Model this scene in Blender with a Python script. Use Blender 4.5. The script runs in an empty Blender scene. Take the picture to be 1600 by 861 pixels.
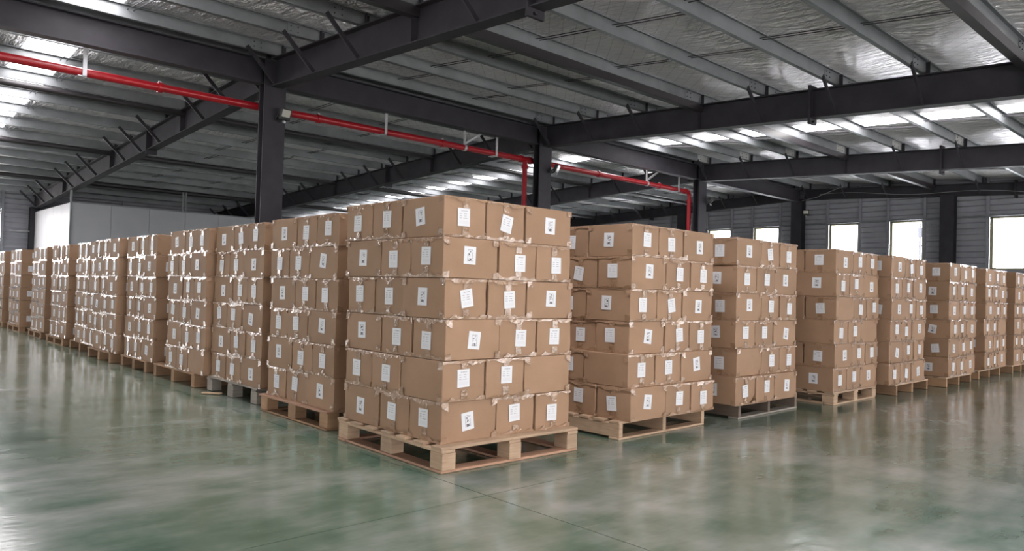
import bpy, bmesh, math, random
from mathutils import Matrix, Vector
random.seed(7)
R = math.radians
scene = bpy.context.scene
C = scene.collection

# ------------------------------------------------------------------ camera
cam_data = bpy.data.cameras.new('camera')
cam_data.sensor_width = 36.0
cam_data.lens = 1155.286 / 1600.0 * 36.0
cam_data.clip_end = 500
cam = bpy.data.objects.new('camera', cam_data)
C.objects.link(cam)
right = Vector((0.731207, -0.681543, 0.028911))
down = Vector((0.035086, -0.004751, -0.999373))
fwd = Vector((0.681253, 0.731763, 0.020439))
m = Matrix.Identity(4)
for i in range(3):
    m[i][0] = right[i]; m[i][1] = -down[i]; m[i][2] = -fwd[i]
m[0][3], m[1][3], m[2][3] = -2.7135, -3.4750, 1.1
cam.matrix_world = m
scene.camera = cam

# ------------------------------------------------------------------ world, exposure
world = bpy.data.worlds.new('overcast_sky')
scene.world = world
world.use_nodes = True
wb = world.node_tree.nodes['Background']
wb.inputs[0].default_value = (0.93, 0.95, 1.0, 1)
wb.inputs[1].default_value = 26.0
vs = scene.view_settings
vs.view_transform = 'Standard'
vs.look = 'None'
vs.exposure = -0.33
vs.gamma = 1.0
vs.use_curve_mapping = False
SKYLIGHT = 16.0        # daylight coming through the translucent roof sheets
ADDED_PANE = 17.5           # glow of the panes added in unseen openings behind the photographer

# ------------------------------------------------------------------ materials
MATS = {}
def new_mat(name):
    mt = bpy.data.materials.new(name); mt.use_nodes = True
    nt = mt.node_tree
    MATS[name] = mt
    return mt, nt, nt.nodes['Principled BSDF']
def N(nt, t, **k):
    n = nt.nodes.new(t)
    for a, b in k.items():
        if a.startswith('i_'):
            n.inputs[a[2:].replace('_', ' ')].default_value = b
        else: setattr(n, a, b)
    return n
def L(nt, a, b): nt.links.new(a, b)
def mth(nt, op, a, b=None, c=None):
    n = nt.nodes.new('ShaderNodeMath'); n.operation = op
    for i, v in enumerate((a, b, c)):
        if v is None: continue
        if isinstance(v, (int, float)): n.inputs[i].default_value = v
        else: L(nt, v, n.inputs[i])
    return n.outputs[0]
def ramp(nt, fac, stops):
    n = nt.nodes.new('ShaderNodeValToRGB')
    el = n.color_ramp.elements
    while len(el) < len(stops): el.new(0.5)
    for e, (p, col) in zip(el, stops):
        e.position = p; e.color = (*col, 1) if len(col) == 3 else col
    L(nt, fac, n.inputs[0]); return n.outputs[0]
def coords(nt, scale=(1, 1, 1), kind='Object', rnd=False):
    tc = nt.nodes.new('ShaderNodeTexCoord')
    mp = nt.nodes.new('ShaderNodeMapping'); mp.inputs['Scale'].default_value = scale
    L(nt, tc.outputs[kind], mp.inputs[0])
    if rnd:
        oi = nt.nodes.new('ShaderNodeObjectInfo')
        cb = nt.nodes.new('ShaderNodeCombineXYZ')
        v = mth(nt, 'MULTIPLY', oi.outputs['Random'], 37.0)
        for i in range(3): L(nt, v, cb.inputs[i])
        L(nt, cb.outputs[0], mp.inputs['Location'])
    return mp.outputs[0]
def noise(nt, vec, scale, detail=3, rough=.55, out=0):
    n = nt.nodes.new('ShaderNodeTexNoise')
    n.inputs['Scale'].default_value = scale; n.inputs['Detail'].default_value = detail
    n.inputs['Roughness'].default_value = rough
    L(nt, vec, n.inputs['Vector']); return n.outputs[out]
def bump(nt, p, h, strength, dist=.01):
    b = nt.nodes.new('ShaderNodeBump'); b.inputs['Strength'].default_value = strength
    b.inputs['Distance'].default_value = dist
    L(nt, h, b.inputs['Height']); L(nt, b.outputs[0], p.inputs['Normal']); return b
def simple(name, col, rough=.5, metal=0.0, var=.0, nscale=8, bmp=0.0, spec=.5):
    mt, nt, p = new_mat(name)
    p.inputs['Roughness'].default_value = rough; p.inputs['Metallic'].default_value = metal
    p.inputs['Specular IOR Level'].default_value = spec
    if var:
        v = coords(nt, rnd=True)
        f = noise(nt, v, nscale)
        c0 = tuple(max(0, x * (1 - var)) for x in col); c1 = tuple(x * (1 + var) for x in col)
        L(nt, ramp(nt, f, [(.3, c0), (.7, c1)]), p.inputs['Base Color'])
        if bmp: bump(nt, p, f, bmp)
    else: p.inputs['Base Color'].default_value = (*col, 1)
    return mt

def cardboard():
    mt, nt, p = new_mat('cardboard')
    v = coords(nt, (1, 1, 1), rnd=True)
    f = noise(nt, v, 5, 4)
    fine = noise(nt, coords(nt, (3, 3, 160), rnd=True), 3, 2)
    oi = nt.nodes.new('ShaderNodeObjectInfo')
    c = ramp(nt, f, [(.25, (.325, .200, .124)), (.75, (.378, .236, .150))])
    hs = nt.nodes.new('ShaderNodeHueSaturation')
    L(nt, c, hs.inputs['Color'])
    L(nt, mth(nt, 'MULTIPLY_ADD', oi.outputs['Random'], .16, .92), hs.inputs['Value'])
    L(nt, hs.outputs[0], p.inputs['Base Color'])
    p.inputs['Roughness'].default_value = .62
    p.inputs['Specular IOR Level'].default_value = .3
    b = bump(nt, p, mth(nt, 'MULTIPLY_ADD', f, 3.0, fine), .25, .003)
cardboard()
def tape(name, col, ro):
    mt, nt, p = new_mat(name)
    v = coords(nt, (1, 1, 1), rnd=True)
    f = noise(nt, v, 30, 3)
    L(nt, ramp(nt, f, [(.3, tuple(x * .9 for x in col)), (.7, tuple(x * 1.12 for x in col))]), p.inputs['Base Color'])
    p.inputs['Roughness'].default_value = ro
    p.inputs['Specular IOR Level'].default_value = .5
    p.inputs['Coat Weight'].default_value = .5
    p.inputs['Coat Roughness'].default_value = .08
    bump(nt, p, noise(nt, v, 26, 2), .6, .016)
tape('tape_clear', (.355, .225, .145), .12)
tape('tape_brown', (.285, .172, .102), .20)

def sticker_mats():
    for name in ('sticker_text', 'sticker_picture'):
        mt, nt, p = new_mat(name)
        tc = nt.nodes.new('ShaderNodeTexCoord')
        sp = nt.nodes.new('ShaderNodeSeparateXYZ'); L(nt, tc.outputs['UV'], sp.inputs[0])
        u, v = sp.outputs[0], sp.outputs[1]
        oi = nt.nodes.new('ShaderNodeObjectInfo')
        cb = nt.nodes.new('ShaderNodeCombineXYZ')
        off = mth(nt, 'MULTIPLY', oi.outputs['Random'], 9.0)
        def band(x, c, h): return mth(nt, 'LESS_THAN', mth(nt, 'ABSOLUTE', mth(nt, 'SUBTRACT', x, c)), h)
        def both(a, b): return mth(nt, 'MULTIPLY', a, b)
        def either(a, b): return mth(nt, 'MAXIMUM', a, b)
        if name == 'sticker_text':
            L(nt, mth(nt, 'MULTIPLY', u, 30.0), cb.inputs[0]); L(nt, mth(nt, 'MULTIPLY', v, 40.0), cb.inputs[1]); L(nt, off, cb.inputs[2])
            ch = mth(nt, 'GREATER_THAN', noise(nt, cb.outputs[0], 1.0, 1), .45)
            ink = both(band(v, .845, .024), band(u, .54, .26))
            for r, e in ((.69, .13), (.565, .11), (.44, .17)):
                row = either(band(u, .24, .10), band(u, .62, e))
                ink = either(ink, both(band(v, r, .02), row))
            low = both(both(band(v, .22, .10), band(u, .5, .36)), .06)
            ink = both(ink, mth(nt, 'MULTIPLY_ADD', ch, .45, .12))
            ink = either(ink, low)
        else:
            L(nt, mth(nt, 'MULTIPLY', u, 9.0), cb.inputs[0]); L(nt, mth(nt, 'MULTIPLY', v, 11.0), cb.inputs[1]); L(nt, off, cb.inputs[2])
            nz = noise(nt, cb.outputs[0], 1.0, 2)
            outer = both(band(u, .52, .21), band(v, .5, .32))
            inner = both(band(u, .52, .185), band(v, .5, .30))
            frame = both(both(outer, mth(nt, 'SUBTRACT', 1.0, inner)), mth(nt, 'GREATER_THAN', nz, .43))
            blob = both(both(band(u, .53, .15), band(v, .60, .17)), mth(nt, 'GREATER_THAN', nz, .53))
            foot = both(both(band(u, .52, .13), band(v, .27, .07)), mth(nt, 'GREATER_THAN', nz, .40))
            ink = mth(nt, 'MULTIPLY', either(either(frame, blob), foot), .92)
        mx = nt.nodes.new('ShaderNodeMix'); mx.data_type = 'RGBA'
        L(nt, ink, mx.inputs['Factor'])
        mx.inputs['A'].default_value = (.74, .74, .77, 1)
        mx.inputs['B'].default_value = (.06, .05, .07, 1)
        L(nt, mx.outputs['Result'], p.inputs['Base Color'])
        p.inputs['Roughness'].default_value = .45
sticker_mats()

def wood(name, a, b):
    mt, nt, p = new_mat(name)
    v = coords(nt, (1.2, 1.2, 14), rnd=True)
    f = noise(nt, v, 6, 5, .6)
    g = noise(nt, coords(nt, (1, 1, 1), rnd=True), 3, 3)
    c = ramp(nt, mth(nt, 'MULTIPLY_ADD', g, .5, mth(nt, 'MULTIPLY', f, .5)), [(.3, a), (.68, b)])
    hs = nt.nodes.new('ShaderNodeHueSaturation'); L(nt, c, hs.inputs['Color'])
    oi = nt.nodes.new('ShaderNodeObjectInfo')
    L(nt, mth(nt, 'MULTIPLY_ADD', oi.outputs['Random'], .36, .82), hs.inputs['Value'])
    L(nt, hs.outputs[0], p.inputs['Base Color'])
    p.inputs['Roughness'].default_value = .75
    bump(nt, p, f, .4, .004)
wood('wood_pine', (.33, .215, .14), (.53, .38, .26))
wood('wood_orange', (.24, .135, .075), (.40, .245, .14))
wood('wood_ply', (.36, .20, .13), (.47, .28, .19))
wood('wood_grey', (.20, .175, .15), (.36, .32, .28))
wood('wood_dark', (.10, .075, .06), (.20, .15, .115))

simple('steel_dark', (.036, .033, .040), .6, 0, .18, 3, spec=.3)
simple('steel_strut', (.034, .030, .034), .35, 0, .12, 3)
simple('galvanised', (.225, .237, .250), .42, .2, .16, 2.5)
simple('galvanised_bright', (.55, .55, .57), .4, .5, .1, 6)
simple('lap_grey', (.50, .50, .49), .45, .3, .12, 6)
simple('pipe_red', (.36, .010, .018), .3, 0, .08, 3)
simple('lamp_black', (.02, .02, .022), .4)
simple('lamp_glass', (.50, .49, .44), .2)
simple('wall_sheet', (.345, .345, .385), .5, .1, .10, 1.5)
simple('wall_stud', (.26, .26, .295), .5, .1, .10, 2)
simple('panel_white', (.44, .445, .475), .45, 0, .05, 1.0)
simple('frame_cream', (.36, .33, .22), .6)
simple('joint_dark', (.035, .045, .038), .8)
simple('mast_grey', (.030, .030, .038), .9)
simple('cable_grey', (.25, .25, .27), .5)

def foil():
    mt, nt, p = new_mat('foil')
    p.inputs['Metallic'].default_value = .9
    v = coords(nt, (1, 1, 1))
    big = noise(nt, coords(nt, (.35, .35, 1)), 1.5, 2)
    wr = noise(nt, coords(nt, (6, 1.3, 1)), 1.6, 3, .5)
    wr2 = noise(nt, coords(nt, (26, 7, 1)), 1.0, 3, .6)
    sp = nt.nodes.new('ShaderNodeSeparateXYZ'); L(nt, v, sp.inputs[0])
    x, y = sp.outputs[0], sp.outputs[1]
    def lines(e):   # diamond reinforcing threads
        t = mth(nt, 'MULTIPLY', e, 3.6)
        return mth(nt, 'LESS_THAN', mth(nt, 'FRACT', t), .06)
    th = mth(nt, 'MAXIMUM', lines(mth(nt, 'ADD', x, y)), lines(mth(nt, 'SUBTRACT', mth(nt, 'ADD', x, 100.0), y)))
    h = mth(nt, 'ADD', mth(nt, 'MULTIPLY', wr, 1.4), mth(nt, 'MULTIPLY', wr2, .45))
    h = mth(nt, 'SUBTRACT', h, mth(nt, 'MULTIPLY', th, .10))
    bump(nt, p, h, 1.0, .42)
    c = ramp(nt, big, [(.3, (.88, .845, .85)), (.7, (.97, .935, .94))])
    mx = nt.nodes.new('ShaderNodeMix'); mx.data_type = 'RGBA'
    L(nt, mth(nt, 'MULTIPLY', th, .35), mx.inputs['Factor']); L(nt, c, mx.inputs['A']); mx.inputs['B'].default_value = (.25, .25, .25, 1)
    L(nt, mx.outputs['Result'], p.inputs['Base Color'])
    p.inputs['Roughness'].default_value = .30
foil()

def floor_mat():
    mt, nt, p = new_mat('floor_paint')
    v = coords(nt, (1, 1, 1), 'Generated')
    tc = nt.nodes.new('ShaderNodeNewGeometry')
    pos = tc.outputs['Position']
    n1 = noise(nt, pos, .55, 5, .6)
    n2 = noise(nt, pos, 2.3, 4, .6)
    mp = nt.nodes.new('ShaderNodeMapping'); mp.inputs['Scale'].default_value = (.6, 2.2, 1); mp.inputs['Rotation'].default_value = (0, 0, .7)
    L(nt, pos, mp.inputs[0])
    n3 = noise(nt, mp.outputs[0], 1.7, 4, .65)
    f = mth(nt, 'ADD', mth(nt, 'MULTIPLY', n1, .5), mth(nt, 'ADD', mth(nt, 'MULTIPLY', n2, .25), mth(nt, 'MULTIPLY', n3, .25)))
    c = ramp(nt, f, [(.38, (.060, .115, .080)), (.47, (.118, .176, .132)), (.54, (.198, .238, .202)), (.63, (.31, .332, .308))])
    # scratches and pale scuffs
    mp2 = nt.nodes.new('ShaderNodeMapping'); mp2.inputs['Scale'].default_value = (.35, 9, 1); mp2.inputs['Rotation'].default_value = (0, 0, -.6)
    L(nt, pos, mp2.inputs[0])
    sc = mth(nt, 'GREATER_THAN', noise(nt, mp2.outputs[0], 2.2, 2), .735)
    sp = mth(nt, 'GREATER_THAN', noise(nt, pos, 9.0, 3), .74)
    mk = mth(nt, 'MULTIPLY', mth(nt, 'MAXIMUM', sc, sp), .35)
    mx = nt.nodes.new('ShaderNodeMix'); mx.data_type = 'RGBA'
    L(nt, mk, mx.inputs['Factor']); L(nt, c, mx.inputs['A']); mx.inputs['B'].default_value = (.34, .36, .32, 1)
    L(nt, mx.outputs['Result'], p.inputs['Base Color'])
    L(nt, mth(nt, 'MULTIPLY_ADD', n3, .22, .05), p.inputs['Roughness'])
    p.inputs['Specular IOR Level'].default_value = .6
    bump(nt, p, mth(nt, 'ADD', n2, mth(nt, 'MULTIPLY', n3, .9)), .16, .022)
floor_mat()

def emit(name, col, s):
    mt = bpy.data.materials.new(name); mt.use_nodes = True; nt = mt.node_tree
    nt.nodes.remove(nt.nodes['Principled BSDF'])
    e = nt.nodes.new('ShaderNodeEmission'); e.inputs[0].default_value = (*col, 1); e.inputs[1].default_value = s
    L(nt, e.outputs[0], nt.nodes['Material Output'].inputs[0]); MATS[name] = mt
emit('skylight_sheet', (1.0, .965, .97), SKYLIGHT)
emit('added_pane_near', (1.0, .965, .96), ADDED_PANE)  # emissive panes for the added openings of the unseen near wall
emit('added_pane_back', (1.0, .965, .96), 11.0)  # same for the added openings of the unseen back wall
emit('glow_pane_far', (1.0, .965, .97), 27.0)  # far wall panes, partly unseen extras that give glints
def glass():
    mt = bpy.data.materials.new('window_glass'); mt.use_nodes = True; nt = mt.node_tree
    nt.nodes.remove(nt.nodes['Principled BSDF'])
    t = nt.nodes.new('ShaderNodeBsdfTransparent'); t.inputs[0].default_value = (.97, .97, .98, 1)
    g = nt.nodes.new('ShaderNodeBsdfGlossy'); g.inputs['Roughness'].default_value = .05
    x = nt.nodes.new('ShaderNodeMixShader'); x.inputs[0].default_value = .06
    L(nt, t.outputs[0], x.inputs[1]); L(nt, g.outputs[0], x.inputs[2])
    L(nt, x.outputs[0], nt.nodes['Material Output'].inputs[0]); MATS['window_glass'] = mt
glass()

# ------------------------------------------------------------------ mesh helpers
class MB:
    def __init__(s): s.v = []; s.f = []; s.m = []; s.uv = {}
    def quad(s, a, b, c, d, mi=0, uv=None):
        n = len(s.v); s.v += [tuple(a), tuple(b), tuple(c), tuple(d)]
        if uv: s.uv[len(s.f)] = uv
        s.f.append((n, n + 1, n + 2, n + 3)); s.m.append(mi); return s
    def box(s, x0, x1, y0, y1, z0, z1, mi=0):
        n = len(s.v)
        s.v += [(x0, y0, z0), (x1, y0, z0), (x1, y1, z0), (x0, y1, z0), (x0, y0, z1), (x1, y0, z1), (x1, y1, z1), (x0, y1, z1)]
        for f in ((0, 3, 2, 1), (4, 5, 6, 7), (0, 1, 5, 4), (1, 2, 6, 5), (2, 3, 7, 6), (3, 0, 4, 7)):
            s.f.append(tuple(n + i for i in f)); s.m.append(mi)
        return s
    def bar(s, p, q, w, t, up=(0, 0, 1), mi=0):      # rectangular bar from p to q
        p = Vector(p); q = Vector(q); d = (q - p).normalized()
        a = d.cross(Vector(up))
        if a.length < 1e-4: a = d.cross(Vector((1, 0, 0)))
        a.normalize(); b = a.cross(d).normalized()
        a *= w / 2; b *= t / 2; n = len(s.v)
        for e in (p, q):
            s.v += [tuple(e - a - b), tuple(e + a - b), tuple(e + a + b), tuple(e - a + b)]
        for f in ((0, 3, 2, 1), (4, 5, 6, 7), (0, 1, 5, 4), (1, 2, 6, 5), (2, 3, 7, 6), (3, 0, 4, 7)):
            s.f.append(tuple(n + i for i in f)); s.m.append(mi)
        return s
    def tube(s, pts, r, seg=14, mi=0, caps=True):
        pts = [Vector(p) for p in pts]; rings = []
        for i, p in enumerate(pts):
            d = (pts[min(i + 1, len(pts) - 1)] - pts[max(i - 1, 0)]).normalized()
            a = d.cross(Vector((0, 0, 1)))
            if a.length < .05: a = d.cross(Vector((0, 1, 0)))
            a.normalize(); b = a.cross(d).normalized()
            n = len(s.v); rings.append(n)
            for k in range(seg):
                t = 2 * math.pi * k / seg
                s.v.append(tuple(p + a * (r * math.cos(t)) + b * (r * math.sin(t))))
        for r0, r1 in zip(rings, rings[1:]):
            for k in range(seg):
                s.f.append((r0 + k, r0 + (k + 1) % seg, r1 + (k + 1) % seg, r1 + k)); s.m.append(mi)
        if caps:
            s.f.append(tuple(rings[0] + k for k in range(seg))[::-1]); s.m.append(mi)
            s.f.append(tuple(rings[-1] + k for k in range(seg))); s.m.append(mi)
        return s
    def mesh(s, name, mats, smooth=None, bevel=0.0):
        me = bpy.data.meshes.new(name)
        me.from_pydata(s.v, [], s.f)
        for mt in mats: me.materials.append(MATS[mt])
        me.polygons.foreach_set('material_index', s.m)
        if s.uv:
            ul = me.uv_layers.new(name='UVMap')
            for fi, uvs in s.uv.items():
                p = me.polygons[fi]
                for li, q in zip(p.loop_indices, uvs): ul.data[li].uv = q
        if bevel:
            bm = bmesh.new(); bm.from_mesh(me)
            bmesh.ops.bevel(bm, geom=list(bm.edges), offset=bevel, segments=1, affect='EDGES', clamp_overlap=True)
            bm.to_mesh(me); bm.free()
        if smooth is not None:
            me.shade_smooth(); me.set_sharp_from_angle(angle=R(smooth))
        me.update()
        return me
def link(name, data, parent=None, loc=None, rot=None):
    o = bpy.data.objects.new(name, data); C.objects.link(o)
    if parent is not None: o.parent = parent
    if loc is not None: o.location = loc
    if rot is not None: o.rotation_euler = rot
    return o
def part(name, mb, mat, parent, smooth=None, bevel=0.0):
    return link(name, mb.mesh(name, [mat] if isinstance(mat, str) else mat, smooth, bevel), parent)
def tag(o, label, cat=None, group=None, kind=None):
    o['label'] = label
    if cat: o['category'] = cat
    if group: o['group'] = group
    if kind: o['kind'] = kind
    return o
def struct(o, label=None):
    o['kind'] = 'structure'
    if label: o['label'] = label
    return o

# ------------------------------------------------------------------ building data
X0, X1 = -17.4, 23.42         # gable walls
Y0, Y1 = -11.0, 29.0          # eave walls
YR = 9.0                      # ridge line
FR = [-3.8, 2.99, 9.79, 16.54, 23.2]
SL = .047
def zr(y): return 5.05 - SL * abs(y - YR)          # top of the roof beams
PUR = [YR + s * (.3 + 1.35 * k) for k in range(15) for s in (-1, 1)]
STRUT = [YR + s * (.3 + 1.35 * k) for k in (3, 7, 11) for s in (-1, 1)]
SKY = [(-.30, .44), (13.50, 14.22), (-13.9, -13.1)]
FOIL = .225

# ------------------------------------------------------------------ floor (slabs with open joints)
fl = MB().box(X0, X1, Y0, Y1, -.25, -.02)
floor = struct(part('floor', fl, 'joint_dark', None), 'glossy green painted concrete warehouse floor')
xs = [X0, -12.07, -6.07, -.073, 11.9, X1]; ys = [Y0, -.49, 11.5, Y1]
for i in range(len(xs) - 1):
    for j in range(len(ys) - 1):
        g = .003
        sl = MB().box(xs[i] + g, xs[i + 1] - g, ys[j] + g, ys[j + 1] - g, -.12, 0)
        part('floor_slab', sl, 'floor_paint', floor)

# ------------------------------------------------------------------ ceiling: foil insulation between the purlins, purlins, skylight sheets
edges_x = sorted(set([X0, X1] + [e for s in SKY for e in s]))
gx = []
for a, b in zip(edges_x, edges_x[1:]):
    n = max(1, int((b - a) / .55))
    gx += [a + (b - a) * i / n for i in range(n)]
gx.append(X1)
yl = sorted(PUR + [Y0, YR, Y1])
gy = []
for a, b in zip(yl, yl[1:]):
    n = 4 if b - a > .5 else 1
    gy += [a + (b - a) * i / n for i in range(n)]
gy.append(Y1)
def sag(y):
    for a, b in zip(yl, yl[1:]):
        if a <= y <= b:
            t = (y - a) / (b - a); return .045 * math.sin(math.pi * t) * (1 if b - a > .5 else 0)
    return 0
cm = MB(); idx = {}
rc = random.Random(3)
for j, y in enumerate(gy):
    for i, x in enumerate(gx):
        idx[i, j] = len(cm.v)
        near_sky = min(abs(x - e) for s in SKY for e in s)
        s_ = sag(y) * min(1.0, max(0.0, (near_sky - .05) / .5))
        cm.v.append((x, y, zr(y) + FOIL - s_ + (rc.uniform(-.012, .012) if s_ > .005 else 0)))
for j in range(len(gy) - 1):
    for i in range(len(gx) - 1):
        xm = (gx[i] + gx[i + 1]) / 2; ym = (gy[j] + gy[j + 1]) / 2
        if any(a < xm < b for a, b in SKY) and abs(ym - YR) > .3 and abs(ym - YR) < 19.3: continue
        cm.f.append((idx[i, j], idx[i, j + 1], idx[i + 1, j + 1], idx[i + 1, j])); cm.m.append(0)
ceiling = struct(part('ceiling', cm, 'foil', None, smooth=60), 'silver foil insulation ceiling over grey steel purlins')
pl = sorted(p for p in PUR)
for a, b in SKY:
    for y0, y1 in zip(pl, pl[1:]):
        if y1 - y0 < 1: continue
        sk = MB()
        za, zb = zr(y0) + FOIL + .004, zr(y1) + FOIL + .004
        sk.quad((a - .03, y0 + .08, za), (a - .03, y1 - .08, zb), (b + .03, y1 - .08, zb), (b + .03, y0 + .08, za))
        n = len(sk.v); sk.v += [(x, y, z + .012) for x, y, z in sk.v]; sk.f.append((n + 3, n + 2, n + 1, n)); sk.m.append(0)
        link('skylight_panel', sk.mesh('skylight_panel', ['skylight_sheet']), ceiling)
bays = [(X0, FR[0])] + list(zip(FR, FR[1:]))
pm = {}
def purlin_mesh(length):
    k = round(length, 3)
    if k not in pm:
        b = MB()
        b.box(0, length, -.003, .003, 0, .2)
        b.box(0, length, -.003, .066, 0, .006); b.box(0, length, -.066, .003, .194, .2)
        b.box(0, length, .060, .066, .006, .024); b.box(0, length, -.066, -.060, .176, .194)
        pm[k] = b.mesh('purlin', ['galvanised'])
    return pm[k]
for y in PUR:
    for a, b in bays:
        link('purlin', purlin_mesh(b - a), ceiling, (a, y, zr(y) + .02))
lapm = MB().box(-.55, .55, -.010, -.003, .012, .188).mesh('purlin_lap', ['galvanised'])
lapp = MB().box(-.62, -.12, -.010, -.003, .012, .188).mesh('purlin_lap', ['lap_grey'])
boltm = MB().tube([(0, -.018, 0), (0, -.004, 0)], .011, 6).mesh('bolt', ['steel_dark'])
for y in PUR:
    if -1.5 < y < 9:
        for fx in FR[1:4]:
            lp = link('purlin_lap', lapp if fx == FR[3] else lapm, ceiling, (fx, y, zr(y) + .02))
            for bx in ((-.5, -.25) if fx == FR[3] else (-.5, -.38, .38, .5)):
                for bz in (.06, .14): link('bolt', boltm, lp, (bx, 0, bz))
# sag rods in pairs between neighbouring purlins
rodm = {}
for (a, b) in bays[1:]:
    for t in (.34, .62):
        x = a + (b - a) * t
        for k, (y0, y1) in enumerate(zip(pl, pl[1:])):
            if y1 - y0 < 1 or y1 < -2.5 or y0 > 23: continue
            off = .10 if k % 2 else -.10
            for d in (0, .09):
                rd = MB().tube([(x + off + d, y0, zr(y0) + .08), (x + off + d, y1, zr(y1) + .15)], .007, 5)
                part('sag_rod', rd, 'steel_dark', ceiling)

# ------------------------------------------------------------------ steel frame
def ibeam(p, q, depth, fw, root, up=(0, 0, 1), tf=.018, tw=.012, mat='steel_dark'):
    """p,q: centre of the top face at both ends"""
    p = Vector(p); q = Vector(q); dz = Vector((0, 0, 1))
    part('top_flange', MB().bar(p - dz * tf / 2, q - dz * tf / 2, fw, tf), mat, root)
    part('bottom_flange', MB().bar(p - dz * (depth - tf / 2), q - dz * (depth - tf / 2), fw, tf), mat, root)
    part('web', MB().bar(p - dz * depth / 2, q - dz * depth / 2, tw, depth - 2 * tf), mat, root)
cleat = MB().box(-.005, .005, -.07, .07, 0, .20).box(.005, .075, -.012, -.004, 0, .19)
cleat_me = cleat.mesh('purlin_cleat', ['steel_dark'])
def rafter(fx, side, label, depth=.5, fw=.22):
    ya = YR + side * .12; yb = YR + side * 19.9
    root = link('roof_beam', None, None, (fx, ya, zr(ya)))
    tag(root, label, 'beam', 'sloping roof beams')
    loc = lambda x, y, z: (x - fx, y - ya, z - zr(ya))
    ibeam(loc(fx, ya, zr(ya)), loc(fx, yb, zr(yb)), depth, fw, root)
    ysp = YR + side * 6.6
    for d in (-.012, .012):
        part('splice_plate', MB().box(-fw / 2 - .02, fw / 2 + .02, -.010, .010, -depth - .10, .07).bar((-.03, .0, -depth - .06), (-.03, side * .05, -depth - .06), .03, .03), 'steel_dark', root).location = loc(fx, ysp + d, zr(ysp))
    for k in range(15):
        y = YR + side * (.3 + 1.35 * k)
        z = zr(y)
        link('purlin_cleat', cleat_me, root, loc(fx, y, z))
        if k in (3, 7, 11):
            for sx in (-1, 1):
                part('stiffener', MB().box(min(0, sx * .105), max(0, sx * .105), -.006, .006, -depth + .02, -.02), 'steel_dark', root).location = loc(fx, y, z)
        else:
            for sx in (-1, 1):
                if abs(fx - X1) < .4 and sx > 0: continue
                part('fly_brace', MB().bar(loc(fx + sx * .09, y, z - depth + .03), loc(fx + sx * .62, y, z + .06), .065, .03, (0, 1, 0)), 'steel_dark', root)
    return root
RL = {0: ('camera side of the column line, out past the left edge', 'far side of the column line, out past the left edge')}
names = [('dark steel roof beam beyond the left edge, camera side of ridge', 'dark steel roof beam beyond the left edge, far side of ridge'),
         ('dark steel roof beam rising from the nearest column to the top of the photo', 'dark steel roof beam running from the nearest column down to the far left wall'),
         ('long dark steel roof beam from the second column to the right edge', 'dark steel roof beam behind the red pipe, dropping left from the second column'),
         ('dark steel roof beam from the third column to the right edge', 'dark steel roof beam dropping left from the third column, behind the second column'),
         ('dark steel roof beam along the windowed wall, right of its ridge column', 'dark steel roof beam along the windowed wall, left of its ridge column')]
for i, fx in enumerate(FR):
    for s, side in enumerate((-1, 1)):
        rafter(fx if i < 4 else 23.1, side, names[i][s], depth=.5 if i < 4 else .36)

# ridge tie beams between the columns
tn = ['broad dark steel ridge beam running from top left to the nearest column',
      'dark steel ridge beam between the nearest column and the second column',
      'dark steel ridge beam between the second column and the third column',
      'short dark steel ridge beam between the third column and the windowed wall']
for (a, b), nme in zip(zip(FR, FR[1:]), tn):
    root = tag(link('ridge_beam', None, None, (a, YR, 5.02)), nme, 'beam', 'ridge beams between columns')
    ibeam((.205, 0, 0), (b - a - .205, 0, 0), .44, .20, root)
ibm = tag(link('ridge_beam', None, None, (X0, YR, 5.02)), 'dark steel ridge beam beyond the left edge of the photo', 'beam', 'ridge beams between columns')
ibeam((0, 0, 0), (FR[0] - X0 - .13, 0, 0), .44, .20, ibm)

# strut tubes under some purlins
sn = {3: 'first', 7: 'second', 11: 'third'}
for k in (3, 7, 11):
    for side, sname in ((-1, 'camera side'), (1, 'far side')):
        y = YR + side * (.3 + 1.35 * k)
        root = tag(link('strut_tube', None, None, (X0, y, zr(y) - .07)), 'dark tubular roof strut, %s out from the ridge on the %s' % (sn[k], sname), 'strut', 'tubular roof struts')
        for a, b in bays:
            if side < 0:
                part('tube', MB().box(a - X0 + .008, b - X0 - .008, -.06, .06, -.07, .07), 'steel_strut', root)
            else:
                part('tube', MB().tube([(a - X0 + .02, 0, 0), (b - X0 - .02, 0, 0)], .07, 12), 'steel_strut', root, smooth=40)

# columns
def column(x, y, label, w=.40, d=.21, top=5.02, along='x', tf=.02, group='inner steel columns'):
    root = tag(link('steel_column', None, None, (x, y, 0)), label, 'column', group)
    def B(a0, a1, b0, b1, z0, z1):
        return MB().box(a0, a1, b0, b1, z0, z1) if along == 'x' else MB().box(b0, b1, a0, a1, z0, z1)
    part('flange', B(-w / 2, w / 2, -d / 2, -d / 2 + tf, 0, top), 'steel_dark', root)
    part('flange', B(-w / 2, w / 2, d / 2 - tf, d / 2, 0, top), 'steel_dark', root)
    part('web', B(-.008, .008, -d / 2 + tf, d / 2 - tf, 0, top), 'steel_dark', root)
    part('base_plate', B(-w / 2 - .06, w / 2 + .06, -d / 2 - .08, d / 2 + .08, .001, .025), 'steel_dark', root)
    part('cap_plate', B(-w / 2, w / 2, -d / 2 - .02, d / 2 + .02, top - .02, top), 'steel_dark', root)
    return root
column(FR[0], YR, 'dark steel column beyond the left edge of the photo')
column(FR[1], YR, 'nearest dark steel column, rising behind the left row of cartons')
column(FR[2], YR, 'second dark steel column, rising behind the nearest stack')
column(FR[3], YR, 'third dark steel column, beside the right-hand red drop pipe')
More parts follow.
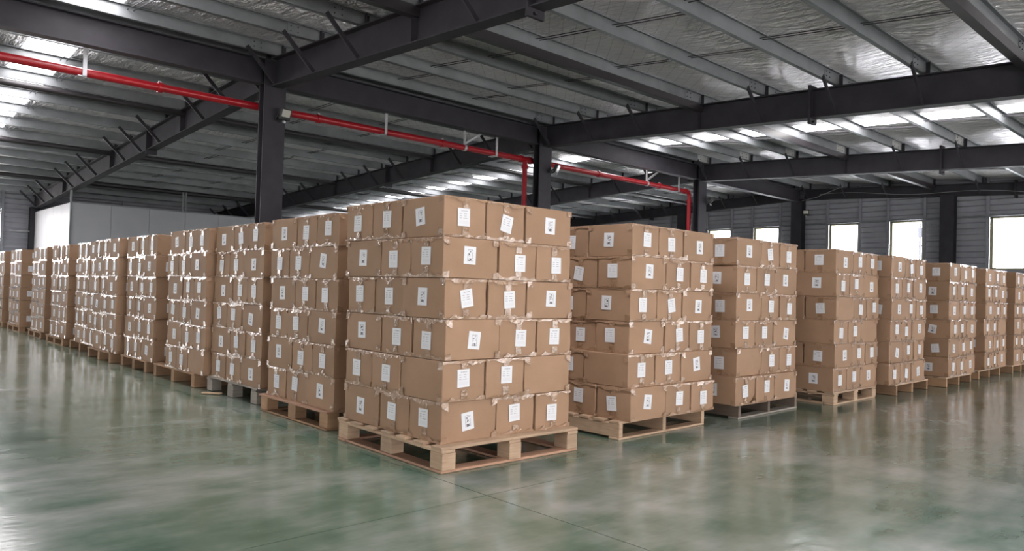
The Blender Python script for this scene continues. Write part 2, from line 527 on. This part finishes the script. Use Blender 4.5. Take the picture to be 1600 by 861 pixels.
gy_cols = [(9.1, 4.7, 'dark steel column of the windowed wall at the ridge'),
           (4.2, 4.5, 'dark steel column of the windowed wall between window pairs, right of ridge'),
           (-.7, 4.3, 'dark steel column of the windowed wall beyond the right edge'),
           (14.0, 4.5, 'dark steel column of the windowed wall behind the third column')]
for y, t, lb in gy_cols:
    column(23.1, y, lb, w=.40, d=.30, top=t, along='y', group='columns of the windowed wall')
column(2.95, 28.75, 'dark steel column at the far left wall beside the white partition', w=.3, d=.3, top=3.68, group='columns of the far left wall')

# ------------------------------------------------------------------ ribbed sheet walls with windows
def ribbed(u0, u1, z0, z1, pitch=.18, dep=.065):
    """ribbed sheet in the u-z plane, ribs horizontal, bulging towards -w"""
    b = MB(); prof = []; z = z0
    while z < z1 - 1e-6:
        for dz, w in ((0, -dep), (.22, 0), (.40, -.004)):
            zz = z + dz * pitch
            if zz < z1: prof.append((zz, w))
        z += pitch
    prof.append((z1, -dep))
    for (za, wa), (zb, wb_) in zip(prof, prof[1:]):
        b.quad((u0, wa, za), (u1, wa, za), (u1, wb_, zb), (u0, wb_, zb))
    b.box(u0, u1, .003, .03, z0, z1)
    return b
def wall(name, lab, place, ulist, ztop, wins, zs0, zs1, glassmat, wn0, detail=True):
    """place(o): position the wall root; wins: window u-ranges"""
    root = struct(link(name, None), lab); place(root)
    cuts = sorted(set(ulist + [w for r in wins for w in r]))
    n = wn0
    for a, b in zip(cuts, cuts[1:]):
        iswin = any(r[0] <= (a + b) / 2 <= r[1] for r in wins)
        rng = [(0, zs0), (zs1, ztop)] if iswin else [(0, zs1), (zs1, ztop)]
        for z0, z1 in rng:
            part('wall_sheet', ribbed(a, b, z0, z1) if detail else MB().box(a, b, 0, .05, z0, z1), 'wall_sheet', root)
        if detail:
            part('wall_stud', MB().box(a - .045, a + .045, -.10, -.066, 0, ztop), 'wall_stud', root)
        if iswin:
            w = struct(link('window_%d' % n, None), 'tall plain window with pale frame in the sheet wall'); n += 1
            place(w)
            a2, b2 = a + .045, b - .045
            fr = [(a2, a2 + .09, zs0, zs1), (b2 - .05, b2, zs0, zs1), (a2, b2, zs0, zs0 + .05), (a2, b2, zs1 - .04, zs1)]
            for q in fr: part('window_frame', MB().box(q[0], q[1], -.05, .34, q[2], q[3]), 'frame_cream', w)
            part('window_pane', MB().box(a2 + .09, b2 - .05, .30, .306, zs0 + .05, zs1 - .04), glassmat, w)
    return n
# windowed gable wall: local u -> world -Y  (rot -90: x->-y, y->x)
def place_right(o): o.location = (X1 - .05, 0, 0); o.rotation_euler = (0, 0, -math.pi / 2)
ctr = [12.44, 10.44, 7.54, 5.50, 2.60, .56, -2.34, -4.38, 17.3, 15.3]
wr_ = [(-c - .565, -c + .565) for c in ctr]
n = wall('wall_right', 'grey ribbed sheet wall with bright windows', place_right, [-29.0, -26, -23, -20, 11.0, 8, 6.5], 5.4, wr_, 2.16, 3.76, 'window_glass', 1)
def place_far(o): o.location = (0, Y1 - .05, 0)
n = wall('wall_left', 'grey ribbed sheet wall at the far left', place_far, [X0, -14.5, 2.9, 6, 12, 18, X1], 4.5, [(.82, 1.98), (-1.4, -.24), (-4.5, -3.34), (-6.9, -5.5), (-9.6, -8.2), (-12.5, -11.1)], 1.2, 3.56, 'glow_pane_far', n)  # the outermost windows are unseen, added so the carton tape glints
# unseen walls behind the photographer, with added low glowing openings to light the ceiling
def place_back(o): o.location = (X0 + .05, 0, 0); o.rotation_euler = (0, 0, math.pi / 2)
n = wall('wall_back', 'plain sheet wall behind the photographer', place_back, [Y0, Y1], 5.4, [(-8, -5.5), (-3.5, -1), (1, 3.5), (5.5, 8), (10, 12.5), (15, 19)], .15, 2.6, 'added_pane_back', n, False)  # openings added and set low for their light
def place_near(o): o.location = (0, Y0 + .05, 0); o.rotation_euler = (0, 0, math.pi)
n = wall('wall_near', 'plain sheet wall behind the photographer on the right', place_near, [-X1, -X0], 4.5, [(-21, -18.5), (-17, -14.5), (-13, -10.5), (-9, -6.5), (-5, -2.5), (-1, 1.5), (3, 5.5), (8, 10.5)], .15, 2.5, 'added_pane_near', n, False)  # row of added openings, kept low to throw light up at the foil

# conduit and lamp-cable lines on the windowed wall
cd = tag(part('wall_conduit', MB().tube([(X1 - .16, 28, 3.80), (X1 - .16, -10, 3.80)], .02, 8), 'galvanised', None, smooth=40), 'thin grey conduit running above the windows of the right wall', 'conduit')
cd2 = tag(part('wall_conduit', MB().tube([(2.2, Y1 - .16, 2.78), (2.85, Y1 - .16, 2.78)], .025, 8), 'galvanised_bright', None, smooth=40), 'pale horizontal conduit on the far left wall beside the partition', 'conduit')
pts = [(22.85, 8.85, 4.62), (22.8, 8.3, 4.70), (22.6, 7.6, 4.88), (22.5, 7.1, 5.0)]
tag(part('cable', MB().tube(pts, .012, 6), 'cable_grey', None), 'grey cable rising from the ridge column of the windowed wall', 'cable')
pts = [(22.84, 8.2 - i * .5, 4.80 - .03 * i + .05 * math.sin(i * .8)) for i in range(17)]
tag(part('cable', MB().tube(pts, .010, 6), 'cable_grey', None), 'thin grey cable draped along the roof beam of the windowed wall', 'cable')

# lattice mast seen through a window
ms = link('radio_mast', None, None, (70, 20.43, 0)); tag(ms, 'slim grey mast outside, seen through the second window left of the right edge', 'mast')
part('pole', MB().tube([(0, 0, -1), (0, 0, 8.4)], .09, 8), 'mast_grey', ms)
part('antenna_head', MB().tube([(0, 0, 7.0), (0, 0, 7.9)], .2, 8), 'mast_grey', ms)
part('antenna_ring', MB().tube([(0, 0, 6.2), (0, 0, 6.3)], .2, 8), 'mast_grey', ms)

# ------------------------------------------------------------------ white partition room at the far left
pr = struct(link('wall_partition', None, None, (2.95, 23.2, 0)), 'white sandwich panel room standing at the far left')
pw = 1.17
for i in range(10):
    part('wall_panel', MB().box(i * pw + .004, (i + 1) * pw - .004, 0, .08, 0, 3.50), 'panel_white', pr, bevel=.004)
for i in range(5):
    part('wall_panel', MB().box(0, .08, .084 + i * pw, .084 + (i + 1) * pw - .008, 0, 3.50), 'panel_white', pr, bevel=.004)
part('top_channel', MB().box(-.012, 10 * pw, -.012, .092, 3.49, 3.53), 'galvanised', pr)
part('corner_post', MB().box(-.03, .03, -.03, .03, 0, 3.90), 'galvanised', pr)
for x in (3.42, 3.52): part('hanger_post', MB().box(x - .02, x + .02, 0, .04, 3.5, 4.2), 'galvanised', pr)

# ------------------------------------------------------------------ red sprinkler pipe
PZ, PY, PRd = 4.25, 9.3, .066
pp = link('sprinkler_pipe', None, None, (FR[0], PY, PZ)); tag(pp, 'long red sprinkler pipe hung under the ridge beam, with two drops', 'pipe')
def P(x, y=0, z=0): return (x - FR[0], y, z)
part('main_pipe', MB().tube([P(X0 + .3), P(16.3)], PRd, 16), 'pipe_red', pp, smooth=40)
def elbow(x):
    pts = [P(x - .16 + .16 * math.sin(t), 0, -.16 + .16 * math.cos(t)) for t in [i * math.pi / 16 for i in range(9)]]
    return pts
part('drop_pipe', MB().tube(elbow(16.44) + [P(16.44, 0, -PZ + .02)], PRd * .95, 16), 'pipe_red', pp, smooth=40)
part('drop_pipe', MB().tube([P(9.5, 0, 0), P(9.5, 0, -PZ + .02)], PRd * .9, 16), 'pipe_red', pp, smooth=40)
for x in (-1.8, 1.2, 4.05, 7.0, 9.36, 9.66, 12.2, 14.9, 16.2):
    cp = part('coupling', MB().tube([P(x - .035), P(x + .035)], PRd * 1.28, 16), 'pipe_red', pp, smooth=40)
    part('coupling_bolt', MB().box(*(lambda q: (q[0] - .02, q[0] + .02, -.02, .02, PRd * 1.2, PRd * 1.55))(P(x))), 'galvanised_bright', cp)
for x, z in ((9.5, -.18), (16.44, -.28)):
    part('coupling', MB().tube([P(x, 0, z - .035), P(x, 0, z + .035)], PRd * 1.28, 16), 'pipe_red', pp, smooth=40)
hn = {.09: 'left of the nearest column', 5.5: 'halfway between the first two columns', 8.5: 'just left of the second column', 15.75: 'just left of the third column', -5.5: 'beyond the left edge'}
for x, t in hn.items():
    h = tag(link('pipe_hanger', None, None, (x, PY, PZ)), 'galvanised strap hanger of the red pipe, %s' % t, 'hanger', 'pipe hangers')
    part('strap', MB().box(-.028, .028, -.10, -.086, -.09, .36), 'galvanised_bright', h)
    part('foot_bracket', MB().box(-.09, .028, -.10, .09, -.085, -.070), 'galvanised_bright', h)
    part('beam_clip', MB().box(-.028, .028, -.10, -.20, .345, .36), 'galvanised_bright', h)
for x, t in ((7.62, 'near the second column'), (14.3, 'near the third column')):
    h = tag(link('pipe_brace', None, None, (x, PY, PZ)), 'triangular galvanised earthquake brace on the red pipe %s' % t, 'brace', 'pipe braces')
    part('upright', MB().bar((0, 0, .07), (0, 0, .44), .04, .04, (0, 1, 0)), 'galvanised_bright', h)
    part('upper_arm', MB().bar((-.02, 0, .40), (.62, -.10, .50), .04, .04), 'galvanised_bright', h)
    part('diagonal', MB().bar((.02, 0, .10), (.56, -.09, .46), .045, .045), 'galvanised_bright', h)
    part('pipe_clamp', MB().tube([(-.03, 0, 0), (.03, 0, 0)], PRd * 1.2, 14), 'galvanised_bright', h, smooth=40)

# ------------------------------------------------------------------ floodlights
def flood(loc, rz, tilt, label):
    f = tag(link('floodlight', None, None, loc), label, 'floodlight', 'floodlights on columns')
    f.rotation_euler = (0, 0, rz)
    b = MB().box(-.11, .11, -.05, 0, -.10, .10)
    def tl(o): o.rotation_euler = (tilt, 0, 0); o.location = (0, -.13, 0); return o
    hsg = tl(part('housing', b, 'lamp_black', f, bevel=.012))
    part('front_glass', MB().box(-.08, .08, -.056, -.049, -.045, .085), 'lamp_glass', hsg, bevel=.004)
    for i in range(6): part('cooling_fin', MB().box(-.1 + i * .037, -.092 + i * .037, 0, .03, -.08, .08), 'lamp_black', hsg)
    for s in (-1, 1): part('bracket_arm', MB().bar((s * .118, -.13, -.02), (s * .10, -.01, -.09), .008, .03), 'lamp_black', f)
    part('bracket_plate', MB().box(-.12, .12, -.012, 0, -.12, -.06), 'lamp_black', f)
    part('sensor', MB().tube([(0, -.10, -.13), (0, -.15, -.145)], .022, 8), 'galvanised_bright', f)
flood((3.09, 8.885, 4.08), R(8), R(18), 'floodlight with pale lens on the nearest column')
flood((9.97, 8.885, 4.06), R(28), R(22), 'floodlight on the second column, beside the red pipe')
flood((16.74, 8.885, 4.00), R(40), R(30), 'floodlight on the third column, right of the red drop pipe')
flood((22.94, 8.72, 4.20), R(-70), R(35), 'floodlight on the ridge column of the windowed wall')

# ------------------------------------------------------------------ pallets
bmc = {}
def board(dx, dy, dz, mat, var=0):
    k = (round(dx, 3), round(dy, 3), round(dz, 3), mat, var)
    if k not in bmc:
        bmc[k] = MB().box(-dx / 2, dx / 2, -dy / 2, dy / 2, -dz / 2, dz / 2).mesh('board', [mat], bevel=.0025)
    return bmc[k]
rp = random.Random(11)
def pallet(x, y, sx, sy, h, kind, mats, label, rz=0.0):
    root = link('wooden_pallet', None, None, (x, y, 0), (0, 0, rz))
    tag(root, label, 'pallet', 'wooden pallets under the carton stacks')
    md, mb_, mbot = mats
    def put(name, dx, dy, dz, cx, cy, cz, mat):
        j = rp.uniform(-.004, .004)
        link(name, board(dx, dy, dz, mat), root, (cx + j, cy + rp.uniform(-.004, .004), cz), (0, 0, rp.uniform(-.006, .006)))
    t = .018
    if kind.startswith('block'):
        bot = 'nobase' not in kind
        zb = .017 if bot else .002
        if 'ply' in kind:
            put('deck_sheet', sx + .02, sy + .02, .016, sx / 2, sy / 2, h - .008, md); zt = h - .0165
        elif 'decky' in kind:
            nb = 6
            for i in range(nb): put('deck_board', .105, sy, t, .055 + (sx - .11) * i / (nb - 1), sy / 2, h - t / 2, md)
            zt = h - t
            for yy in (.06, sy / 2, sy - .06): put('cross_board', sx, .1, t, sx / 2, yy, zt - t / 2 - .0005, md)
            zt -= t + .001
        else:
            nb = 7
            for i in range(nb): put('deck_board', sx + .012, .105, t, sx / 2, .055 + (sy - .11) * i / (nb - 1), h - t / 2, md)
            zt = h - t
            for xx in (.055, sx / 2, sx - .055): put('cross_board', .1, sy, t, xx, sy / 2, zt - t / 2 - .0005, md)
            zt -= t + .001
        for xx in (.055, sx / 2, sx - .055):
            for yy in (.065, sy / 2, sy - .065):
                put('block', .10, .125, zt - zb - .002, xx, yy, (zt + zb) / 2, mb_)
        if bot:
            for yy in (.055, sy - .055): put('bottom_board', sx, .10, .016, sx / 2, yy, .009, mbot)
            for xx in (.05, sx / 2, sx - .05): put('bottom_board', .10, sy - .225, .016, xx, sy / 2, .009, mbot)
    elif kind.startswith('stringer_y'):
        bot = 'nobase' not in kind
        zb = .017 if bot else .002
        nb = 8
        for i in range(nb): put('deck_board', sx, .10, t, sx / 2, .052 + (sy - .104) * i / (nb - 1), h - t / 2, md)
        for xx in (.025, sx / 2, sx - .025): put('stringer', .045, sy, h - t - zb - .002, xx, sy / 2, (h - t + zb) / 2, mb_)
        if bot:
            for yy in (.05, sy / 2, sy - .05): put('bottom_board', sx, .10, .016, sx / 2, yy, .009, mbot)
    else:   # stringer_x: stringers run away from the left aisle
        nb = 7
        for i in range(nb): put('deck_board', .10, sy, t, .052 + (sx - .104) * i / (nb - 1), sy / 2, h - t / 2, md)
        for yy in (.05, sy / 2, sy - .05): put('stringer', sx - .01, .085, h - t - .004, sx / 2, yy, (h - t) / 2, mb_)
    return root

# ------------------------------------------------------------------ cartons
W, LN, H = .337, .442, .2495
rb = random.Random(5)
def carton_mesh(kind, crush=False):
    bm = bmesh.new()
    bmesh.ops.create_cube(bm, size=1)
    bmesh.ops.scale(bm, vec=(LN, W, H), verts=bm.verts)
    bmesh.ops.translate(bm, vec=(0, 0, H / 2), verts=bm.verts)
    bmesh.ops.subdivide_edges(bm, edges=bm.edges[:], cuts=2, use_grid_fill=True)
    for v in bm.verts:
        x, y, z = v.co
        ax = [abs(abs(x) - LN / 2) < 1e-5, abs(abs(y) - W / 2) < 1e-5, abs(abs(z - H / 2) - H / 2) < 1e-5]
        s = sum(ax)
        if s == 1:
            d = rb.uniform(.0005, .0030)
            if ax[0]: v.co.x += math.copysign(d, x)
            elif ax[1]: v.co.y += math.copysign(d, y)
            else: v.co.z -= math.copysign(.001, z - H / 2)
        elif s == 2:
            d = rb.uniform(.0003, .0035)
            if ax[0]: v.co.x -= math.copysign(d, x)
            if ax[1]: v.co.y -= math.copysign(d, y)
        else:
            v.co.x -= math.copysign(rb.uniform(.0, .004), x); v.co.y -= math.copysign(rb.uniform(.0, .004), y)
            if crush and x < 0 and y < 0 and z < H / 2: v.co.x += .03; v.co.y += .02; v.co.z += .012
    sharp = [e for e in bm.edges if len(e.link_faces) == 2 and e.calc_face_angle() > .8]
    bmesh.ops.bevel(bm, geom=sharp, offset=.0035, segments=1, affect='EDGES')
    me = bpy.data.meshes.new('carton'); bm.to_mesh(me); bm.free()
    me.materials.append(MATS['cardboard'])
    me.shade_smooth(); me.set_sharp_from_angle(angle=R(35))
    return me
CART = [carton_mesh(i) for i in range(7)]
CRUSH = carton_mesh(0, True)
e_ = .0045
def edge_tape_mesh(sgn, top, mat, seed):
    """ragged strip along the top or bottom edge of the +-X end, wrapping round both corners"""
    r = random.Random(seed); b = MB()
    x = sgn * (LN / 2 + e_)
    path = [(sgn * (LN / 2 - .045), -W / 2 - e_), (sgn * (LN / 2 + .0), -W / 2 - e_)]
    nseg = 9
    path += [(x, -W / 2 + W * i / nseg) for i in range(nseg + 1)]
    path += [(sgn * LN / 2, W / 2 + e_), (sgn * (LN / 2 - .045), W / 2 + e_)]
    lo = []; hi = []
    z0 = H - .0005 if top else .0005
    for i, (px, py) in enumerate(path):
        hh = r.choice([.010, .014, .018, .024, .030]) if 1 < i < len(path) - 2 else r.uniform(.03, .055)
        j = sgn * r.uniform(0, .0035)
        jx, jy = (j, 0) if 1 < i < len(path) - 2 else (0, math.copysign(abs(j), py))
        hi.append((px, py, z0)); lo.append((px + jx, py + jy, z0 - hh if top else z0 + hh))
    for i in range(len(path) - 1):
        b.quad(lo[i], lo[i + 1], hi[i + 1], hi[i]) if sgn * (1 if top else -1) > 0 else b.quad(hi[i], hi[i + 1], lo[i + 1], lo[i])
    return b.mesh('edge_tape', [mat])
def centre_tape_mesh(top, mat, seed):
    r = random.Random(seed); b = MB(); w = .026
    t1, t2 = r.uniform(.055, .075), r.uniform(.055, .075)
    if top: pr_ = [(-LN / 2 - e_, H - t1), (-LN / 2 - e_ - .001, H - t1 / 2), (-LN / 2 - e_, H + .001), (LN / 2 + e_, H + .001), (LN / 2 + e_ + .001, H - t2 / 2), (LN / 2 + e_, H - t2)]
    else: pr_ = [(-LN / 2 - e_, t1), (-LN / 2 - e_ - .001, t1 / 2), (-LN / 2 - e_, .0), (LN / 2 + e_, .0), (LN / 2 + e_ + .001, t2 / 2), (LN / 2 + e_, t2)]
    for (xa, za), (xb, zb) in zip(pr_, pr_[1:]):
        a = r.uniform(-.002, .002)
        b.quad((xa, -w, za), (xb, -w + a, zb), (xb, w + a, zb), (xa, w, za)) if top else b.quad((xa, w, za), (xb, w + a, zb), (xb, -w + a, zb), (xa, -w, za))
    return b.mesh('centre_tape', [mat])
ET = {(s, t): [edge_tape_mesh(s, t, 'tape_clear' if t or i else 'tape_brown', 10 * i + s + 3 * t) for i in range(3)] for s in (-1, 1) for t in (True, False)}
CT = {t: [centre_tape_mesh(t, 'tape_clear' if (t and i == 0) else 'tape_brown', i + 5 * t) for i in range(2)] for t in (True, False)}
UVQ = [(0, 0), (1, 0), (1, 1), (0, 1)]
def sticker_mesh(mat, w=.096, h=.111):
    b = MB()
    b.quad((-w / 2, 0, -h / 2), (w / 2, 0, -h / 2), (w / 2, -.0, h / 2), (-w / 2, 0, h / 2), 0, UVQ)
    b.box(-w / 2, w / 2, .0004, .0012, -h / 2, h / 2)
    return b.mesh('sticker', [mat])
ST = {'text': sticker_mesh('sticker_text'), 'pic': sticker_mesh('sticker_picture')}
FACE = {'-x': (Vector((-LN / 2 - e_ - .002, 0, 0)), -math.pi / 2), '+x': (Vector((LN / 2 + e_ + .0022, 0, 0)), math.pi / 2),
        '-y': (Vector((0, -W / 2 - .0048, 0)), 0.0), '+y': (Vector((0, W / 2 + .0048, 0)), math.pi)}
# pattern: (x0, y0, long axis, name, outward faces)
def pat(A):
    p = [(0, 0, 'y', 'corner', 'XY'), (W, 0, 'y', 'middle', 'Y'), (2 * W, 0, 'x', 'end', 'Y'),
         (0, LN, 'x', 'smid', 'X'), (0, LN + W, 'x', 'sfar', 'X'),
         (2 * W, W, 'x', 'h', ''), (LN, 2 * W, 'y', 'h', ''), (LN + W, 2 * W, 'y', 'h', '')]
    if A: return p
    sw = {'X': 'Y', 'Y': 'X', 'XY': 'XY', '': ''}
    nm = {'corner': 'corner', 'middle': 'smid', 'end': 'sfar', 'smid': 'middle', 'sfar': 'end', 'h': 'h'}
    return [(y, x, 'y' if l == 'x' else 'x', nm[n_], sw[o]) for x, y, l, n_, o in p]
LAY = ['bottom', 'second', 'third', 'fourth', 'fifth', 'top']
rs = random.Random(21)
stuff = MB()
def add_stuff(cx, cy, z, lx, faces):
    dx, dy = (LN, W) if lx == 'x' else (W, LN)
    dx -= .006; dy -= .006
    stuff.box(cx - dx / 2, cx + dx / 2, cy - dy / 2, cy + dy / 2, z + .001, z + H - .001, 0)
    for f in faces:
        end = (f == 'X') == (lx == 'x')
        w, h = .047, .055
        jz = z + .128 + rs.uniform(-.015, .015); ju = rs.uniform(-.015, .015)
        if f == 'X':
            x = cx - dx / 2 - .004
            q = lambda u0, u1, z0, z1, o=0: ((x - o, cy + u1, z0), (x - o, cy + u0, z0), (x - o, cy + u0, z1), (x - o, cy + u1, z1))
            hw = dy / 2
        else:
            y = cy - dy / 2 - .004
            q = lambda u0, u1, z0, z1, o=0: ((cx + u0, y - o, z0), (cx + u1, y - o, z0), (cx + u1, y - o, z1), (cx + u0, y - o, z1))
            hw = dx / 2
        stuff.quad(*q(ju - w, ju + w, jz - h, jz + h, .002), 2 if end else 3, UVQ)
        if end:
            stuff.quad(*q(-hw, hw, z + H - .030, z + H - .002), 1)
            stuff.quad(*q(-hw, hw, z + .002, z + .03), 1)
            stuff.quad(*q(-.026, .026, z + H - .07, z + H - .002, .001), 1)
            stuff.quad(*q(-.026, .026, z + .002, z + .07, .001), 1)
NBOX = [0]
def stack(x, y, z, firstA, keep, sname, row, special=None, rz=0.0, hb=None, lay_off=None):
    """six layers of cartons; keep: names built as single things"""
    hb = hb or (H + .0012)
    special = special or {}; lay_off = lay_off or {}
    ca, sa = math.cos(rz), math.sin(rz)
    for k in range(6):
        A = firstA if k % 2 == 0 else not firstA
        lx_, ly_ = lay_off.get(k, (rs.uniform(-.012, .012), rs.uniform(-.012, .012)))
        for (bx, by, lg, nm, out) in pat(A):
            dx, dy = (LN, W) if lg == 'x' else (W, LN)
            gap = {'corner': 0, 'middle': .008, 'end': .016, 'smid': .008, 'sfar': .016, 'h': .012}[nm]
            lx = bx + dx / 2 + lx_ + (gap if nm in ('middle', 'end', 'h') else 0)
            ly = by + dy / 2 + ly_ + (gap if nm in ('smid', 'sfar', 'h') else 0)
            cx = x + lx * ca - ly * sa; cy = y + lx * sa + ly * ca
            cz = z + k * hb
            if nm not in keep:
                add_stuff(cx, cy, cz, lg, out if sname in ('far',) or nm != 'h' else '')
                continue
            jx = rs.uniform(-.005, .005); jy = rs.uniform(-.005, .005); ja = rs.uniform(-.008, .008)
            sp = special.get((k, nm), {})
            me = CRUSH if sp.get('crush') else CART[NBOX[0] % len(CART)]
            NBOX[0] += 1
            o = link('carton', me, None, (cx + jx, cy + jy, cz), (0, 0, rz + ja + (math.pi / 2 if lg == 'y' else 0)))
            stx = []
            for f in out:
                # which local face looks towards world -X / -Y
                if lg == 'x': lf = '-x' if f == 'X' else '-y'
                else: lf = '+y' if f == 'X' else '-x'
                end = lf in ('-x', '+x')
                kind = 'text' if end else 'pic'
                if sp.get('blank') == f or (not end and row != 'N' and rs.random() < .07 and sp.get('blank') is None): continue
                base, rot = FACE[lf]
                s = link('sticker', ST[kind], o)
                s.location = base + Vector((rs.uniform(-.02, .02) if lf in ('-y', '+y') else 0, rs.uniform(-.02, .02) if end else 0, .130 + rs.uniform(-.018, .014)))
                tilt = sp.get('tilt', rs.choice([0, 0, 0, 1]) * rs.uniform(-.16, .16) + rs.uniform(-.03, .03))
                s.rotation_euler = Matrix.Rotation(rot, 3, 'Z').to_euler()
                s.rotation_euler = (Matrix.Rotation(rot, 3, 'Z') @ Matrix.Rotation(tilt, 3, 'Y')).to_euler()
                s['label'] = 'white printed text sticker' if kind == 'text' else 'white sticker with small dark pictogram'
                if (kind, abs(tilt) > .1) not in stx: stx.append((kind, abs(tilt) > .1))
            for t in (True, False):
                link('centre_tape', rs.choice(CT[t]), o)
                ends = (-1, 1)
                for e in ends: link('edge_tape', rs.choice(ET[e, t]), o)
            pos = {'L': {'corner': 'near end of', 'smid': 'middle of', 'sfar': 'far end of'},
                   'R': {'corner': 'front corner of', 'middle': 'middle of', 'end': 'right end of', 'smid': 'left side of', 'sfar': 'rear left side of'},
                   'N': {'corner': 'front corner of', 'middle': 'right face centre of', 'end': 'right end of', 'smid': 'left face centre of', 'sfar': 'left end of'}}[row][nm]
            ks = [q[0] for q in stx]
            adj = 'plain' if not ks else ('tilted-label' if any(q[1] for q in stx) else ('twice-labelled' if len(ks) > 1 else ('text-labelled' if 'text' in ks else 'picture-labelled')))
            tag(o, '%s brown carton, %s %s layer, %s' % (adj, pos, LAY[k], sname), 'carton', 'cartons stacked on pallets')

ALL5 = ('corner', 'middle', 'end', 'smid', 'sfar')
# nearest stack
pallet(.0, .0, 1.175, 1.25, .158, 'block', ('wood_pine', 'wood_pine', 'wood_ply'), 'clean pale pallet under the nearest stack', R(-1))
stack(.045, .07, .158, False, ALL5, 'nearest stack', 'N',
      {(5, 'middle'): {'tilt': .2}, (1, 'corner'): {'blank': 'X'}, (1, 'end'): {'blank': 'Y'}}, hb=.2525,
      lay_off={0: (0, .005), 1: (-.012, -.01), 2: (0, .0), 3: (-.004, .0), 4: (-.022, .005), 5: (-.02, .02)})
ORD = {2: 'second', 3: 'third', 4: 'fourth', 5: 'fifth', 6: 'sixth', 7: 'seventh', 8: 'eighth', 9: 'ninth', 10: 'tenth', 11: 'eleventh'}
# right row
RR = [(2, 1.78, .02, 1.687, .03, 1.17, .138, 'stringer_y', ('wood_pine', 'wood_pine', 'wood_pine'), False, 'knotty stringer pallet'),
      (3, 3.265, -.01, 3.34, -.005, 1.17, .136, 'stringer_y', ('wood_dark', 'wood_dark', 'wood_grey'), True, 'dark weathered pallet'),
      (4, 5.05, -.115, 5.03, -.13, 1.12, .134, 'block', ('wood_pine', 'wood_pine', 'wood_pine'), True, 'pale block pallet'),
      (5, 6.33, -.205, 6.50, -.215, 1.10, .132, 'stringer_y_nobase', ('wood_pine', 'wood_orange', 'wood_pine'), True, 'brown pallet'),
      (6, 8.12, -.285, 8.03, -.29, 1.08, .130, 'stringer_y_nobase', ('wood_pine', 'wood_orange', 'wood_pine'), True, 'brown pallet'),
      (7, 9.87, -.25, 9.62, -.24, 1.15, .130, 'stringer_y_nobase', ('wood_pine', 'wood_orange', 'wood_pine'), True, 'brown pallet'),
      (8, 11.35, -.28, 11.3, -.27, 1.15, .130, 'stringer_y_nobase', ('wood_pine', 'wood_orange', 'wood_pine'), False, 'brown pallet')]
for i, bx, by, px, py, sx, h, kd, mt_, fA, pn in RR:
    pallet(px, py, sx, 1.15, h, kd, mt_, '%s under the %s stack of the right row' % (pn, ORD[i]), R(rp.uniform(.2, 1.0)))
    keep = ALL5 if i == 2 else (('corner', 'middle', 'end', 'smid') if i < 7 else (('corner', 'middle', 'end') if i == 7 else ()))
    lo = {0: (-.03, -.05), 1: (-.03, -.02)} if i == 2 else ({0: (-.06, -.045)} if i == 3 else {0: (-.03, -.01)} if i < 6 else None)
    sp = {(0, 'corner'): {'crush': True}, (1, 'corner'): {'blank': 'Y'}} if i == 3 else None
    stack(bx, by, h, fA, keep, '%s stack of right row' % ORD[i], 'R', sp, lay_off=lo)
# left row
LR = [(2, .12, 1.50, .10, 1.55, 1.15, .146, 'block_ply', ('wood_ply', 'wood_orange', 'wood_orange'), True, 'plywood-topped pallet'),
      (3, .185, 2.92, .185, 2.98, 1.165, .150, 'block_nobase_decky', ('wood_grey', 'wood_grey', 'wood_grey'), True, 'grey weathered pallet'),
      (4, .125, 4.11, .12, 4.345, 1.27, .146, 'stringer_x', ('wood_orange', 'wood_orange', 'wood_orange'), True, 'orange-brown pallet'),
      (5, .135, 5.69, .12, 5.88, 1.03, .138, 'stringer_x', ('wood_orange', 'wood_orange', 'wood_orange'), True, 'orange-brown pallet'),
      (6, .075, 7.0, .065, 7.16, 1.12, .134, 'stringer_x', ('wood_orange', 'wood_orange', 'wood_orange'), False, 'orange-brown pallet'),
      (7, .16, 8.36, .15, 8.52, 1.30, .134, 'stringer_x', ('wood_orange', 'wood_orange', 'wood_orange'), False, 'orange-brown pallet'),
      (8, .14, 9.95, .13, 10.1, 1.19, .132, 'block', ('wood_orange', 'wood_orange', 'wood_orange'), True, 'brown block pallet'),
      (9, .135, 11.57, .13, 11.75, 1.18, .132, 'block', ('wood_orange', 'wood_orange', 'wood_orange'), True, 'brown block pallet'),
      (10, .12, 13.74, .12, 13.65, 1.25, .132, 'block', ('wood_orange', 'wood_orange', 'wood_orange'), True, 'brown block pallet'),
      (11, .12, 15.55, .12, 15.5, 1.2, .132, 'block', ('wood_orange', 'wood_orange', 'wood_orange'), True, 'brown block pallet')]
for i, bx, by, px, py, sy, h, kd, mt_, fA, pn in LR:
    pallet(px, py, 1.15, sy, h, kd, mt_, '%s under the %s stack of the left row' % (pn, ORD[i]), R(rp.uniform(-.5, .5)))
    keep = ('corner', 'smid', 'sfar') if i < 9 else ()
    sp = {(0, 'corner'): {'blank': 'X'}} if i == 4 else None
    stack(bx, by, h, fA, keep, '%s stack of left row' % ORD[i], 'L', sp)
so = link('stacked_cartons', stuff.mesh('stacked_cartons', ['cardboard', 'tape_clear', 'sticker_text', 'sticker_picture']))
tag(so, 'brown cartons of the farthest stacks and of the stack insides', 'carton', 'cartons stacked on pallets', 'stuff')

# splinter of wood on the floor
wc = MB().bar((.05, 3.90, .012), (.17, 3.74, .012), .05, .014)
tag(part('wood_splinter', wc, 'wood_pine', None, bevel=.004), 'loose splinter of pale wood on the floor by the grey pallet', 'splinter')
print('cartons', NBOX[0], 'objects', len(bpy.data.objects))
